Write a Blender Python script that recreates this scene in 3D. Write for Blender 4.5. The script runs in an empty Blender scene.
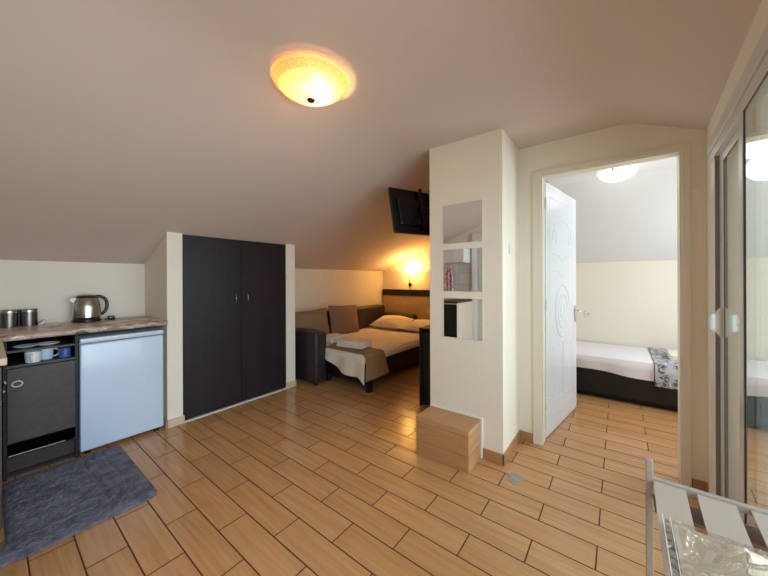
import bpy, bmesh, math, random
from mathutils import Vector, Matrix, noise
C = bpy.data.collections.new('room'); bpy.context.scene.collection.children.link(C)
S = bpy.context.scene
R = math.radians
random.seed(4)

# ---------------------------------------------------------------- camera
cam = bpy.data.cameras.new('camera'); co = bpy.data.objects.new('camera', cam); C.objects.link(co)
cam.sensor_width = 36.0; cam.lens = 306.18 / 768 * 36; cam.clip_start = 0.02
cam.shift_y = -8.95 / 768
co.matrix_world = (Matrix.Translation((0.0225, -0.0295, 1.30)) @ Matrix.Rotation(0.654906, 4, 'Z')
                   @ Matrix.Rotation(math.pi / 2, 4, 'X') @ Matrix.Rotation(-0.00368819, 4, 'Z'))
S.camera = co

# ---------------------------------------------------------------- daylight, exposure
W = bpy.data.worlds.new('world'); S.world = W; W.use_nodes = True
wb = W.node_tree.nodes['Background']; wb.inputs[0].default_value = (0.80, 0.90, 1.0, 1); wb.inputs[1].default_value = 1.2
S.view_settings.view_transform = 'Standard'; S.view_settings.look = 'None'
S.view_settings.exposure = 0.0; S.view_settings.gamma = 1.0

def area(name, loc, rot, sx, sy, power, col):
    l = bpy.data.lights.new(name, 'AREA'); l.shape = 'RECTANGLE'; l.size = sx; l.size_y = sy
    l.energy = power; l.color = col
    o = bpy.data.objects.new(name, l); C.objects.link(o); o.location = loc; o.rotation_euler = rot
    return o
# daylight standing outside the glazed wall (x = 0.43) and shining in through it
area('daylight', (1.95, 0.75, 1.55), (0, R(90), 0), 2.2, 3.6, 222, (0.66, 0.83, 1.0))
# cool fill light added inside the bedroom's right hand wall, which has no window
area('bedroom_fill', (1.27, 3.75, 1.25), (0, R(90), 0), 1.1, 1.0, 22, (0.90, 0.96, 1.0))

def point(name, loc, power, col, rad=0.03):
    l = bpy.data.lights.new(name, 'POINT'); l.energy = power; l.color = col; l.shadow_soft_size = rad
    o = bpy.data.objects.new(name, l); C.objects.link(o); o.location = loc
    return o

# ---------------------------------------------------------------- materials
def srgb(r, g, b):
    f = lambda v: (v/255/12.92) if v/255 <= 0.04045 else ((v/255+0.055)/1.055)**2.4
    return (f(r), f(g), f(b), 1)
M = {}
def mat(name, col, rough=0.6, metal=0.0, var=0.0, vs=6.0, bump=0.0, bs=60.0, stretch=None, spec=0.5, coat=0.0):
    m = bpy.data.materials.new(name); m.use_nodes = True; M[name] = m
    nt = m.node_tree; b = nt.nodes['Principled BSDF']
    b.inputs['Base Color'].default_value = col; b.inputs['Roughness'].default_value = rough
    b.inputs['Metallic'].default_value = metal; b.inputs['Specular IOR Level'].default_value = spec
    if coat: b.inputs['Coat Weight'].default_value = coat
    tc = nt.nodes.new('ShaderNodeTexCoord'); mp = nt.nodes.new('ShaderNodeMapping')
    nt.links.new(tc.outputs['Object'], mp.inputs['Vector'])
    if stretch: mp.inputs['Scale'].default_value = stretch
    if var:
        n = nt.nodes.new('ShaderNodeTexNoise'); n.inputs['Scale'].default_value = vs; n.inputs['Detail'].default_value = 5
        nt.links.new(mp.outputs[0], n.inputs['Vector'])
        r = nt.nodes.new('ShaderNodeValToRGB')
        r.color_ramp.elements[0].position = 0.3; r.color_ramp.elements[1].position = 0.7
        r.color_ramp.elements[0].color = tuple(c*(1-var) for c in col[:3]) + (1,)
        r.color_ramp.elements[1].color = tuple(min(1, c*(1+var)) for c in col[:3]) + (1,)
        nt.links.new(n.outputs[0], r.inputs[0]); nt.links.new(r.outputs[0], b.inputs['Base Color'])
    if bump:
        n2 = nt.nodes.new('ShaderNodeTexNoise'); n2.inputs['Scale'].default_value = bs; n2.inputs['Detail'].default_value = 3
        nt.links.new(mp.outputs[0], n2.inputs['Vector'])
        bp = nt.nodes.new('ShaderNodeBump'); bp.inputs['Strength'].default_value = bump; bp.inputs['Distance'].default_value = 0.01
        nt.links.new(n2.outputs[0], bp.inputs['Height']); nt.links.new(bp.outputs[0], b.inputs['Normal'])
    return m
mat('wall', srgb(240, 228, 209), 0.75, var=0.02, vs=2, bump=0.05, bs=140)
mat('ceiling', srgb(216, 196, 182), 0.85, var=0.015, vs=1.5, bump=0.05, bs=120)
mat('bedroom_wall', srgb(236, 230, 216), 0.75, bump=0.05, bs=140)
mat('bed_ceiling', srgb(220, 220, 220), 0.85)
mat('white_trim', srgb(236, 232, 224), 0.45)
mat('cream_casing', srgb(232, 220, 200), 0.5)
mat('white_door', srgb(226, 234, 240), 0.3)
mat('alu', srgb(214, 208, 198), 0.35)
mat('gasket', srgb(22, 22, 24), 0.5)
mat('rubber_grey', srgb(132, 124, 118), 0.5)
mat('dark_wood', srgb(40, 31, 33), 0.42, var=0.22, vs=9, bump=0.08, bs=90, stretch=(1, 1, 0.15), spec=0.3)
mat('brown_wood', srgb(70, 50, 44), 0.45, var=0.2, vs=9, stretch=(1, 1, 0.15))
mat('cabinet_dark', srgb(72, 60, 60), 0.5, var=0.15, vs=30, bump=0.05)
mat('black', srgb(16, 15, 17), 0.55)
mat('beige_top', srgb(214, 190, 156), 0.4, var=0.05)
mat('fridge_white', srgb(206, 218, 234), 0.28, coat=0.2)
mat('steel', srgb(176, 170, 162), 0.22, 1.0)
mat('steel_dark', srgb(110, 104, 98), 0.28, 1.0, stretch=(1, 1, 0.05), var=0.2, vs=30)
mat('black_plastic', srgb(20, 20, 22), 0.25)
mat('leather', srgb(50, 40, 42), 0.4, var=0.15, vs=25, bump=0.15, bs=160)
mat('cushion', srgb(138, 112, 88), 0.9, var=0.08, vs=40, bump=0.2, bs=300)
mat('sheet', srgb(240, 226, 208), 0.9, bump=0.15, bs=40)
mat('towel', srgb(246, 236, 224), 0.95, bump=0.5, bs=350)
mat('throw', srgb(160, 122, 82), 0.9, var=0.06, vs=30, bump=0.25, bs=300)
mat('pillow', srgb(244, 228, 204), 0.9, bump=0.12, bs=30)
mat('tan_panel', srgb(186, 158, 112), 0.7, var=0.05, vs=20)
mat('mug_white', srgb(240, 240, 238), 0.2)
mat('mug_blue', srgb(200, 222, 232), 0.2)
mat('can_blue', srgb(70, 96, 160), 0.35, var=0.3, vs=40)
mat('red', srgb(170, 40, 40), 0.4)
mat('bed_linen_white', srgb(236, 234, 240), 0.9, bump=0.1, bs=20)
mat('rack_paint', srgb(172, 158, 148), 0.5, var=0.06, vs=20)
mat('rack_strap', srgb(188, 170, 154), 0.7, var=0.03)
mat('rack_brown', srgb(128, 104, 92), 0.6, var=0.1)
mat('copper', srgb(90, 60, 45), 0.3, 1.0)
mat('grey_worn', srgb(158, 150, 140), 0.5, var=0.2, vs=60)
mat('balcony', srgb(196, 190, 182), 0.8)
mat('tile_seal', srgb(240, 232, 220), 0.6)
mat('cream_panel', srgb(212, 192, 170), 0.5)
mat('step_dark', srgb(60, 44, 38), 0.6)

def nodes(name):
    m = bpy.data.materials.new(name); m.use_nodes = True; M[name] = m
    nt = m.node_tree; b = nt.nodes['Principled BSDF']
    return m, nt, b, nt.nodes.new, nt.links.new

# wood look floor tiles, running bond
def floor_mat(name, dx, dy, bw=0.51994, rh=0.15357, axes='xy', mortar=0.0038, base=(198, 148, 98), rough=0.2):
    m, nt, b, N, L = nodes(name)
    tc = N('ShaderNodeTexCoord'); sep = N('ShaderNodeSeparateXYZ'); com = N('ShaderNodeCombineXYZ')
    L(tc.outputs['Object'], sep.inputs[0])
    def addn(o, v):
        a = N('ShaderNodeMath'); a.operation = 'ADD'; L(o, a.inputs[0]); a.inputs[1].default_value = v; return a.outputs[0]
    idx = {'x': 0, 'y': 1, 'z': 2}
    L(addn(sep.outputs[idx[axes[0]]], dx), com.inputs[0]); L(addn(sep.outputs[idx[axes[1]]], dy), com.inputs[1])
    br = N('ShaderNodeTexBrick'); br.offset = 0.5; br.offset_frequency = 2; br.squash = 1.0
    br.inputs['Scale'].default_value = 1.0; br.inputs['Brick Width'].default_value = bw; br.inputs['Row Height'].default_value = rh
    br.inputs['Mortar Size'].default_value = mortar; br.inputs['Mortar Smooth'].default_value = 0.25; br.inputs['Bias'].default_value = 0
    br.inputs['Color1'].default_value = (0.35, 0.35, 0.35, 1); br.inputs['Color2'].default_value = (0.65, 0.65, 0.65, 1)
    br.inputs['Mortar'].default_value = (0.5, 0.5, 0.5, 1)
    L(com.outputs[0], br.inputs['Vector'])
    mp = N('ShaderNodeMapping'); mp.inputs['Scale'].default_value = (2.2, 38, 38) if axes == 'xy' else (2.2, 2.2, 38)
    L(tc.outputs['Object'], mp.inputs['Vector'])
    cv = N('ShaderNodeVectorMath'); cv.operation = 'ADD'; L(mp.outputs[0], cv.inputs[0])
    sc = N('ShaderNodeVectorMath'); sc.operation = 'SCALE'; sc.inputs['Scale'].default_value = 37; L(br.outputs['Color'], sc.inputs[0]); L(sc.outputs[0], cv.inputs[1])
    n = N('ShaderNodeTexNoise'); n.inputs['Scale'].default_value = 1.0; n.inputs['Detail'].default_value = 5; n.inputs['Distortion'].default_value = 0.6
    L(cv.outputs[0], n.inputs['Vector'])
    r = N('ShaderNodeValToRGB'); e = r.color_ramp.elements
    e[0].position = 0.25; e[1].position = 0.75
    e[0].color = srgb(base[0]-13, base[1]-15, base[2]-15); e[1].color = srgb(base[0]+12, base[1]+12, base[2]+12)
    L(n.outputs[0], r.inputs[0])
    hv = N('ShaderNodeHueSaturation'); L(r.outputs[0], hv.inputs['Color'])
    mr = N('ShaderNodeMapRange'); L(br.outputs['Color'], mr.inputs[0]); mr.inputs[1].default_value = 0.3; mr.inputs[2].default_value = 0.7
    mr.inputs[3].default_value = 0.93; mr.inputs[4].default_value = 1.06; L(mr.outputs[0], hv.inputs['Value'])
    mx = N('ShaderNodeMix'); mx.data_type = 'RGBA'; L(br.outputs['Fac'], mx.inputs[0]); L(hv.outputs[0], mx.inputs[6])
    mx.inputs[7].default_value = srgb(84, 52, 34); L(mx.outputs[2], b.inputs['Base Color'])
    rr = N('ShaderNodeMapRange'); L(br.outputs['Fac'], rr.inputs[0]); rr.inputs[3].default_value = rough; rr.inputs[4].default_value = 0.8
    L(rr.outputs[0], b.inputs['Roughness'])
    iv = N('ShaderNodeMath'); iv.operation = 'SUBTRACT'; iv.inputs[0].default_value = 1; L(br.outputs['Fac'], iv.inputs[1])
    bp = N('ShaderNodeBump'); bp.inputs['Strength'].default_value = 0.35; bp.inputs['Distance'].default_value = 0.003
    L(iv.outputs[0], bp.inputs['Height']); L(bp.outputs[0], b.inputs['Normal'])
    return m
floor_mat('floor_tiles', -0.1945 + 5.1994, -1.3161 + 0.15357*20)
floor_mat('box_tiles', 10.0+0.02, 10.0-0.02+0.145*0-0.0, bw=3.0, rh=0.1345, axes='xz', mortar=0.0009, base=(190, 142, 96), rough=0.4)
mat('skirting_tile', srgb(172, 128, 86), 0.35, var=0.10, vs=3, stretch=(3, 3, 40))
mat('skirting_light', srgb(214, 190, 160), 0.35, var=0.06, vs=3, stretch=(3, 3, 40))

# speckled laminate worktop: stone-like blotches
m, nt, b, N, L = nodes('worktop')
tc = N('ShaderNodeTexCoord'); mp = N('ShaderNodeMapping'); mp.inputs['Scale'].default_value = (10, 7, 20); mp.inputs['Rotation'].default_value = (0.5, 0, 0.5); L(tc.outputs['Object'], mp.inputs[0])
v = N('ShaderNodeTexVoronoi'); v.inputs['Scale'].default_value = 1.6; L(mp.outputs[0], v.inputs['Vector'])
n = N('ShaderNodeTexNoise'); n.inputs['Scale'].default_value = 2.5; n.inputs['Detail'].default_value = 6; L(mp.outputs[0], n.inputs['Vector'])
mx = N('ShaderNodeMix'); mx.data_type = 'RGBA'; mx.inputs[0].default_value = 0.5; L(v.outputs['Color'], mx.inputs[6]); L(n.outputs[0], mx.inputs[7])
r = N('ShaderNodeValToRGB'); e = r.color_ramp.elements
e[0].position = 0.30; e[0].color = srgb(104, 80, 68); e[1].position = 0.70; e[1].color = srgb(240, 228, 212)
x = e.new(0.42); x.color = srgb(176, 146, 124); x = e.new(0.5); x.color = srgb(206, 184, 162); x = e.new(0.58); x.color = srgb(184, 152, 130)
L(mx.outputs[2], r.inputs[0]); L(r.outputs[0], b.inputs['Base Color']); b.inputs['Roughness'].default_value = 0.32

# shaggy grey rug
m, nt, b, N, L = nodes('rug')
tc = N('ShaderNodeTexCoord'); n = N('ShaderNodeTexNoise'); n.inputs['Scale'].default_value = 14; n.inputs['Detail'].default_value = 8; n.inputs['Roughness'].default_value = 0.7
L(tc.outputs['Object'], n.inputs['Vector']); r = N('ShaderNodeValToRGB'); e = r.color_ramp.elements
e[0].position = 0.3; e[0].color = srgb(76, 78, 88); e[1].position = 0.7; e[1].color = srgb(138, 140, 154)
L(n.outputs[0], r.inputs[0]); L(r.outputs[0], b.inputs['Base Color']); b.inputs['Roughness'].default_value = 1.0
n2 = N('ShaderNodeTexNoise'); n2.inputs['Scale'].default_value = 160; n2.inputs['Detail'].default_value = 4; L(tc.outputs['Object'], n2.inputs['Vector'])
bp = N('ShaderNodeBump'); bp.inputs['Strength'].default_value = 0.9; bp.inputs['Distance'].default_value = 0.01
L(n2.outputs[0], bp.inputs['Height']); L(bp.outputs[0], b.inputs['Normal'])

# window pane: clear and coated, mirror-like when seen edge on
def pane_mat(name, tint, lo, hi, power):
    m, nt, b, N, L = nodes(name); nt.nodes.remove(b)
    out = [x for x in nt.nodes if x.type == 'OUTPUT_MATERIAL'][0]
    t = N('ShaderNodeBsdfTransparent'); t.inputs[0].default_value = tint
    g = N('ShaderNodeBsdfGlossy'); g.inputs['Roughness'].default_value = 0.0; g.inputs[0].default_value = (0.93, 0.96, 0.94, 1)
    lw = N('ShaderNodeLayerWeight'); lw.inputs[0].default_value = 0.5
    p = N('ShaderNodeMath'); p.operation = 'POWER'; L(lw.outputs['Facing'], p.inputs[0]); p.inputs[1].default_value = power
    mr = N('ShaderNodeMapRange'); L(p.outputs[0], mr.inputs[0]); mr.inputs[3].default_value = lo; mr.inputs[4].default_value = hi
    ms = N('ShaderNodeMixShader'); L(mr.outputs[0], ms.inputs[0]); L(t.outputs[0], ms.inputs[1]); L(g.outputs[0], ms.inputs[2]); L(ms.outputs[0], out.inputs[0])
pane_mat('glass', (0.86, 0.9, 0.88, 1), 0.08, 1.0, 1.8)
pane_mat('plastic_clear', (0.9, 0.88, 0.86, 1), 0.10, 0.9, 3.0)
m, nt, b, N, L = nodes('mirror'); b.inputs['Base Color'].default_value = (0.86, 0.88, 0.86, 1); b.inputs['Metallic'].default_value = 1; b.inputs['Roughness'].default_value = 0.0

def glow(name, col, emis, strength, trans=0.0, clear=0.0):
    m, nt, b, N, L = nodes(name)
    b.inputs['Base Color'].default_value = col; b.inputs['Roughness'].default_value = 0.35
    b.inputs['Emission Color'].default_value = emis; b.inputs['Emission Strength'].default_value = strength
    if trans:
        out = [x for x in nt.nodes if x.type == 'OUTPUT_MATERIAL'][0]
        t = N('ShaderNodeBsdfTranslucent'); t.inputs[0].default_value = col
        ms = N('ShaderNodeMixShader'); ms.inputs[0].default_value = trans; L(b.outputs[0], ms.inputs[1]); L(t.outputs[0], ms.inputs[2])
        tr = N('ShaderNodeBsdfTransparent'); m2 = N('ShaderNodeMixShader'); m2.inputs[0].default_value = clear
        L(ms.outputs[0], m2.inputs[1]); L(tr.outputs[0], m2.inputs[2]); L(m2.outputs[0], out.inputs[0])
    return m
glow('lamp_glass', srgb(250, 222, 168), srgb(255, 182, 84), 0.36, 0.45, 0.34)
glow('lamp_white', srgb(250, 250, 248), (1, 0.98, 0.95, 1), 1.3)
glow('wall_lamp_glass', srgb(255, 232, 180), srgb(255, 200, 90), 0.9, 0.5, 0.55)
mat('key_brown', srgb(190, 140, 70), 0.6)

# white ceramic wall tiles (seen in the mirrors)
m, nt, b, N, L = nodes('wall_tiles')
tc = N('ShaderNodeTexCoord'); sp = N('ShaderNodeSeparateXYZ'); cm = N('ShaderNodeCombineXYZ'); L(tc.outputs['Object'], sp.inputs[0])
L(sp.outputs[0], cm.inputs[0]); L(sp.outputs[2], cm.inputs[1])
br = N('ShaderNodeTexBrick'); br.offset = 0.0; br.inputs['Scale'].default_value = 1; br.inputs['Brick Width'].default_value = 0.2; br.inputs['Row Height'].default_value = 0.2
br.inputs['Mortar Size'].default_value = 0.003; br.inputs['Color1'].default_value = srgb(226, 222, 214); br.inputs['Color2'].default_value = srgb(216, 212, 206); br.inputs['Mortar'].default_value = srgb(180, 176, 170)
L(cm.outputs[0], br.inputs['Vector']); L(br.outputs['Color'], b.inputs['Base Color']); b.inputs['Roughness'].default_value = 0.2

# patterned cloths
def pattern(name, a, c, scale, thr):
    m, nt, b, N, L = nodes(name)
    tc = N('ShaderNodeTexCoord'); v = N('ShaderNodeTexVoronoi'); v.feature = 'F1'; v.inputs['Scale'].default_value = scale; L(tc.outputs['Object'], v.inputs['Vector'])
    w = N('ShaderNodeTexNoise'); w.inputs['Scale'].default_value = scale*1.6; w.inputs['Detail'].default_value = 2; L(tc.outputs['Object'], w.inputs['Vector'])
    ad = N('ShaderNodeMath'); ad.operation = 'ADD'; L(v.outputs['Distance'], ad.inputs[0]); L(w.outputs[0], ad.inputs[1])
    r = N('ShaderNodeValToRGB'); r.color_ramp.interpolation = 'CONSTANT'; e = r.color_ramp.elements
    e[0].position = 0; e[0].color = a; e[1].position = thr; e[1].color = c
    q = e.new(thr+0.1); q.color = a
    q = e.new(thr+0.2); q.color = c
    L(ad.outputs[0], r.inputs[0]); L(r.outputs[0], b.inputs['Base Color']); b.inputs['Roughness'].default_value = 0.9
pattern('grey_print', srgb(92, 97, 106), srgb(190, 194, 200), 16, 0.80)
pattern('red_print', srgb(176, 70, 76), srgb(226, 190, 186), 22, 0.8)

# ---------------------------------------------------------------- mesh helpers
class MB:
    def __init__(s): s.b = bmesh.new()
    def box(s, x0, x1, y0, y1, z0, z1, bev=0.0, seg=2):
        t = bmesh.new(); bmesh.ops.create_cube(t, size=1)
        for v in t.verts: v.co = Vector(((x0+x1)/2+v.co.x*(x1-x0), (y0+y1)/2+v.co.y*(y1-y0), (z0+z1)/2+v.co.z*(z1-z0)))
        if bev: bmesh.ops.bevel(t, geom=t.edges[:], offset=bev, segments=seg, affect='EDGES', profile=0.5)
        return s.join(t)
    def join(s, t, mx=None):
        me = bpy.data.meshes.new('t'); t.to_mesh(me); t.free()
        if mx: me.transform(mx)
        s.b.from_mesh(me); bpy.data.meshes.remove(me); return s
    def prism(s, pts, axis, a0, a1):      # polygon in the two other axes, extruded along axis
        f = {'y': lambda p, a: (p[0], a, p[1]), 'x': lambda p, a: (a, p[0], p[1]), 'z': lambda p, a: (p[0], p[1], a)}[axis]
        A = [s.b.verts.new(f(p, a0)) for p in pts]; B = [s.b.verts.new(f(p, a1)) for p in pts]
        n = len(pts); s.b.faces.new(A); s.b.faces.new(B[::-1])
        for i in range(n): s.b.faces.new((A[i], A[(i+1) % n], B[(i+1) % n], B[i]))
        return s
    def lathe(s, prof, cx, cy, cz=0, n=40, mx=None):
        t = bmesh.new(); rings = []
        for r, z in prof:
            if r < 1e-5: rings.append([t.verts.new((0, 0, z))])
            else: rings.append([t.verts.new((r*math.cos(2*math.pi*i/n), r*math.sin(2*math.pi*i/n), z)) for i in range(n)])
        for a, b in zip(rings, rings[1:]):
            for i in range(n):
                j = (i+1) % n
                if len(a) == 1 and len(b) == 1: continue
                if len(a) == 1: t.faces.new((a[0], b[i], b[j]))
                elif len(b) == 1: t.faces.new((a[i], b[0], a[j]))
                else: t.faces.new((a[i], b[i], b[j], a[j]))
        return s.join(t, Matrix.Translation((cx, cy, cz)) @ (mx or Matrix()))
    def tube(s, pts, r, n=10, closed=False, flat=1.0):
        pts = [Vector(p) for p in pts]; rings = []; up = Vector((0, 0, 1)); N = len(pts)
        prev = None
        for i, p in enumerate(pts):
            if closed: d = pts[(i+1) % N]-pts[i-1]
            else: d = pts[min(i+1, N-1)]-pts[max(i-1, 0)]
            d.normalize()
            if prev is None:
                u = d.cross(up)
                if u.length < 1e-3: u = d.cross(Vector((1, 0, 0)))
            else: u = prev - d*prev.dot(d)
            u.normalize(); prev = u; v = d.cross(u)
            rr = r[i] if isinstance(r, (list, tuple)) else r
            rings.append([s.b.verts.new(p+u*rr*math.cos(2*math.pi*k/n)+v*rr*flat*math.sin(2*math.pi*k/n)) for k in range(n)])
        m = N if closed else N-1
        for i in range(m):
            a, b = rings[i], rings[(i+1) % N]
            for k in range(n): s.b.faces.new((a[k], a[(k+1) % n], b[(k+1) % n], b[k]))
        if not closed: s.b.faces.new(rings[0][::-1]); s.b.faces.new(rings[-1])
        return s
    def grid(s, fn, nu, nv, thick=0.0):   # fn(u, v) -> point; thickness along the normal gives a solid sheet
        P = [[Vector(fn(i/nu, j/nv)) for j in range(nv+1)] for i in range(nu+1)]
        def nrm(i, j):
            a = P[min(i+1, nu)][j]-P[max(i-1, 0)][j]; b = P[i][min(j+1, nv)]-P[i][max(j-1, 0)]
            c = a.cross(b); return c.normalized() if c.length > 1e-12 else Vector((0, 0, 1))
        T = [[s.b.verts.new(P[i][j]) for j in range(nv+1)] for i in range(nu+1)]
        for i in range(nu):
            for j in range(nv): s.b.faces.new((T[i][j], T[i+1][j], T[i+1][j+1], T[i][j+1]))
        if thick:
            Q = [[s.b.verts.new(P[i][j]-nrm(i, j)*thick) for j in range(nv+1)] for i in range(nu+1)]
            for i in range(nu):
                for j in range(nv): s.b.faces.new((Q[i][j], Q[i][j+1], Q[i+1][j+1], Q[i+1][j]))
            for i in range(nu):
                s.b.faces.new((T[i][0], Q[i][0], Q[i+1][0], T[i+1][0])); s.b.faces.new((T[i+1][nv], Q[i+1][nv], Q[i][nv], T[i][nv]))
            for j in range(nv):
                s.b.faces.new((T[0][j+1], Q[0][j+1], Q[0][j], T[0][j])); s.b.faces.new((T[nu][j], Q[nu][j], Q[nu][j+1], T[nu][j+1]))
        return s
    def xf(s, mx):
        bmesh.ops.transform(s.b, matrix=mx, verts=s.b.verts[:]); return s
    def build(s, name, m, parent=None, smooth=False, local=False, label=None):
        bmesh.ops.recalc_face_normals(s.b, faces=s.b.faces[:])
        me = bpy.data.meshes.new(name); s.b.to_mesh(me); s.b.free()
        if parent is not None and not local:
            off = Vector((0, 0, 0)); p = parent
            while p is not None: off += p.location; p = p.parent
            me.transform(Matrix.Translation(-off))
        if smooth:
            for p in me.polygons: p.use_smooth = True
            try: me.set_sharp_from_angle(angle=R(40))
            except Exception: pass
        me.materials.append(M[m])
        o = bpy.data.objects.new(name, me); C.objects.link(o); o.parent = parent
        if label: o['label'] = label
        return o
def tag(o, label, cat, group=None):
    o['label'] = label; o['category'] = cat
    if group: o['group'] = group
    return o
def thing(name, label, cat, loc, group=None, rz=0.0):
    o = bpy.data.objects.new(name, None); C.objects.link(o); o.empty_display_size = 0.05
    o.location = loc; o.rotation_euler = (0, 0, rz); return tag(o, label, cat, group)
def struct(mb, name, m, parent=None, **k):
    o = mb.build(name, m, parent, **k)
    if parent is None: o['kind'] = 'structure'
    return o
def solo(mb, name, m, label, cat, group=None, smooth=False):
    # a thing made of one mesh, its origin at its base centre
    vs = [v.co for v in mb.b.verts]
    lo = Vector([min(v[i] for v in vs) for i in range(3)]); hi = Vector([max(v[i] for v in vs) for i in range(3)])
    c = Vector(((lo.x+hi.x)/2, (lo.y+hi.y)/2, lo.z)); mb.xf(Matrix.Translation(-c))
    o = mb.build(name, m, None, smooth); o.location = c; return tag(o, label, cat, group)
def lerp(a, b, t): return a+(b-a)*t
def arc(cx, cy, r, a0, a1, n): return [(cx+r*math.cos(lerp(a0, a1, i/n)), cy+r*math.sin(lerp(a0, a1, i/n))) for i in range(n+1)]

# ================================================================ THE SETTING
KX, SL = -3.734, 0.447          # knee wall, pitch of the right slope
ZK, ZC = 1.458, 2.35
XM, ZM, XC = -3.12, 1.722, -1.36   # the left slope eases over the wardrobe front and meets the flat at XC
YB, YF, YD = 4.83, -0.70, 2.617     # alcove head wall, wall behind the camera, door wall
LEFT = [(-3.734, 1.458), (-3.12, 1.722), (-2.6, 1.918), (-2.1, 2.090), (-1.75, 2.220), (-1.50, 2.305), (-1.36, 2.337), (-1.20, 2.350)]
def zs(x):
    for (a, c), (b_, d) in zip(LEFT, LEFT[1:]):
        if x <= b_: return c+(d-c)*(x-a)/(b_-a)
    return min(ZC, ZC-0.424*(x-0.068))
XR = 0.433
struct(MB().box(-3.90, 1.45, -0.85, 5.05, -0.10, 0.0), 'floor', 'floor_tiles')
# main ceiling: left slope, flat, right slope
struct(MB().prism([(KX-0.12, ZK-0.12*SL)]+LEFT+[(0.03, ZC), (0.068, ZC-0.005), (0.11, zs(0.11)-0.001), (XR+0.12, zs(XR+0.12)), (XR+0.12, 2.5), (KX-0.12, 2.5)], 'y', YF-0.12, YD+0.10), 'ceiling', 'ceiling', smooth=True)
struct(MB().prism([(KX-0.12, ZK-0.12*SL)]+LEFT+[(-0.70, ZC), (-0.70, 2.5), (KX-0.12, 2.5)], 'y', YD+0.10, YB+0.10), 'ceiling', 'ceiling', smooth=True)
struct(MB().box(KX-0.12, KX, YF-0.12, YB+0.10, 0, ZK), 'wall_left', 'wall')
struct(MB().prism([(KX, 0), (-0.80, 0), (-0.80, ZC)]+LEFT[::-1], 'y', YB, YB+0.10), 'wall_alcove', 'wall')
struct(MB().box(-0.80, -0.70, YD+0.10, YB+0.10, 0, ZC), 'wall_partition', 'wall')
struct(MB().prism([(KX, 0), (XR, 0), (XR, zs(XR)), (0.068, ZC)]+LEFT[::-1], 'y', YF-0.12, YF), 'wall_back', 'wall')
# pillar
struct(MB().box(-1.195, -0.622, 2.167, YD, 0, ZC), 'wall_pillar', 'wall')
# door wall with its opening
OX0, OX1, OZ = -0.464, 0.336, 2.105
w = MB().box(-1.20, OX0, YD, YD+0.10, 0, ZC); w.prism([(OX1, 0), (XR+0.12, 0), (XR+0.12, zs(XR+0.12)), (OX1, zs(OX1))], 'y', YD, YD+0.10)
w.prism([(OX0, OZ), (OX1, OZ), (OX1, zs(OX1)), (0.068, ZC), (OX0, ZC)], 'y', YD, YD+0.10)
struct(w, 'wall_door', 'wall')
# casing of the opening
cz = 0.045
a0, a1, a2 = OX0-0.055, OX1+0.034, OZ+0.034
t = MB().prism([(a0, 0), (OX0+0.004, 0), (OX0+0.004, OZ-0.004), (OX1-0.004, OZ-0.004), (OX1-0.004, 0), (a1, 0), (a1, a2), (a0, a2)], 'y', YD-0.014, YD+0.001)
t.prism([(OX0-0.002, 0), (OX0+0.012, 0), (OX0+0.012, OZ-0.012), (OX1-0.012, OZ-0.012), (OX1-0.012, 0), (OX1+0.002, 0), (OX1+0.002, OZ+0.002), (OX0-0.002, OZ+0.002)], 'y', YD+0.0012, YD+0.105)
struct(t, 'trim_1', 'cream_casing')
# wardrobe surround: two narrow columns up to the slope
def column(name, y0, y1): struct(MB().prism([(KX, 0), (-3.12, 0), (-3.12, zs(-3.12)), (KX, ZK)], 'y', y0, y1), name, 'wall')
column('wall_closet_near', 0.940, 1.060); column('wall_closet_far', 2.150, 2.275)
# skirtings
def bb(name, m, *bx):
    q = MB()
    for b_ in bx: q.box(*b_, 0.003, 1)
    struct(q, name, m)
bb('baseboard_pillar', 'skirting_tile', (-0.765, -0.613, 2.155, 2.168, 0, 0.075), (-0.626, -0.613, 2.155, YD-0.001, 0, 0.075))
bb('baseboard_door', 'skirting_tile', (-0.623, OX0-0.055, YD-0.012, YD+0.001, 0, 0.07), (OX1+0.038, XR+0.01, YD-0.012, YD+0.001, 0, 0.07))
bb('baseboard_closet', 'skirting_light', (-3.122, -3.105, 0.930, 1.070, 0, 0.07), (-3.16, -3.105, 0.928, 0.941, 0, 0.07))
bb('baseboard_alcove', 'skirting_light', (-3.122, -3.105, 2.140, 2.285, 0, 0.07), (-3.40, -3.105, 2.274, 2.287, 0, 0.07))
# bedroom beyond the door
BR, BY = 1.30, 4.90
struct(MB().box(-0.80, BR+0.1, BY, BY+0.10, 0, 1.52), 'wall_bedroom', 'bedroom_wall')
struct(MB().box(-0.70, -0.69, YD+0.10, BY, 0, ZC), 'wall_bedroom_left', 'bedroom_wall')
struct(MB().box(BR, BR+0.10, YD+0.10, BY, 0, ZC), 'wall_bedroom_right', 'bedroom_wall')
struct(MB().box(XR+0.12, BR+0.1, YD, YD+0.10, 0, ZC), 'wall_bedroom_front', 'wall')
YS = 3.95
struct(MB().prism([(YD+0.10, ZC), (YS, ZC), (BY+0.1, 1.51-(0.1)*(ZC-1.51)/(BY-YS)), (BY+0.1, 2.5), (YD+0.10, 2.5)], 'x', -0.70, BR+0.1), 'ceiling_bedroom', 'bed_ceiling')

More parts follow.
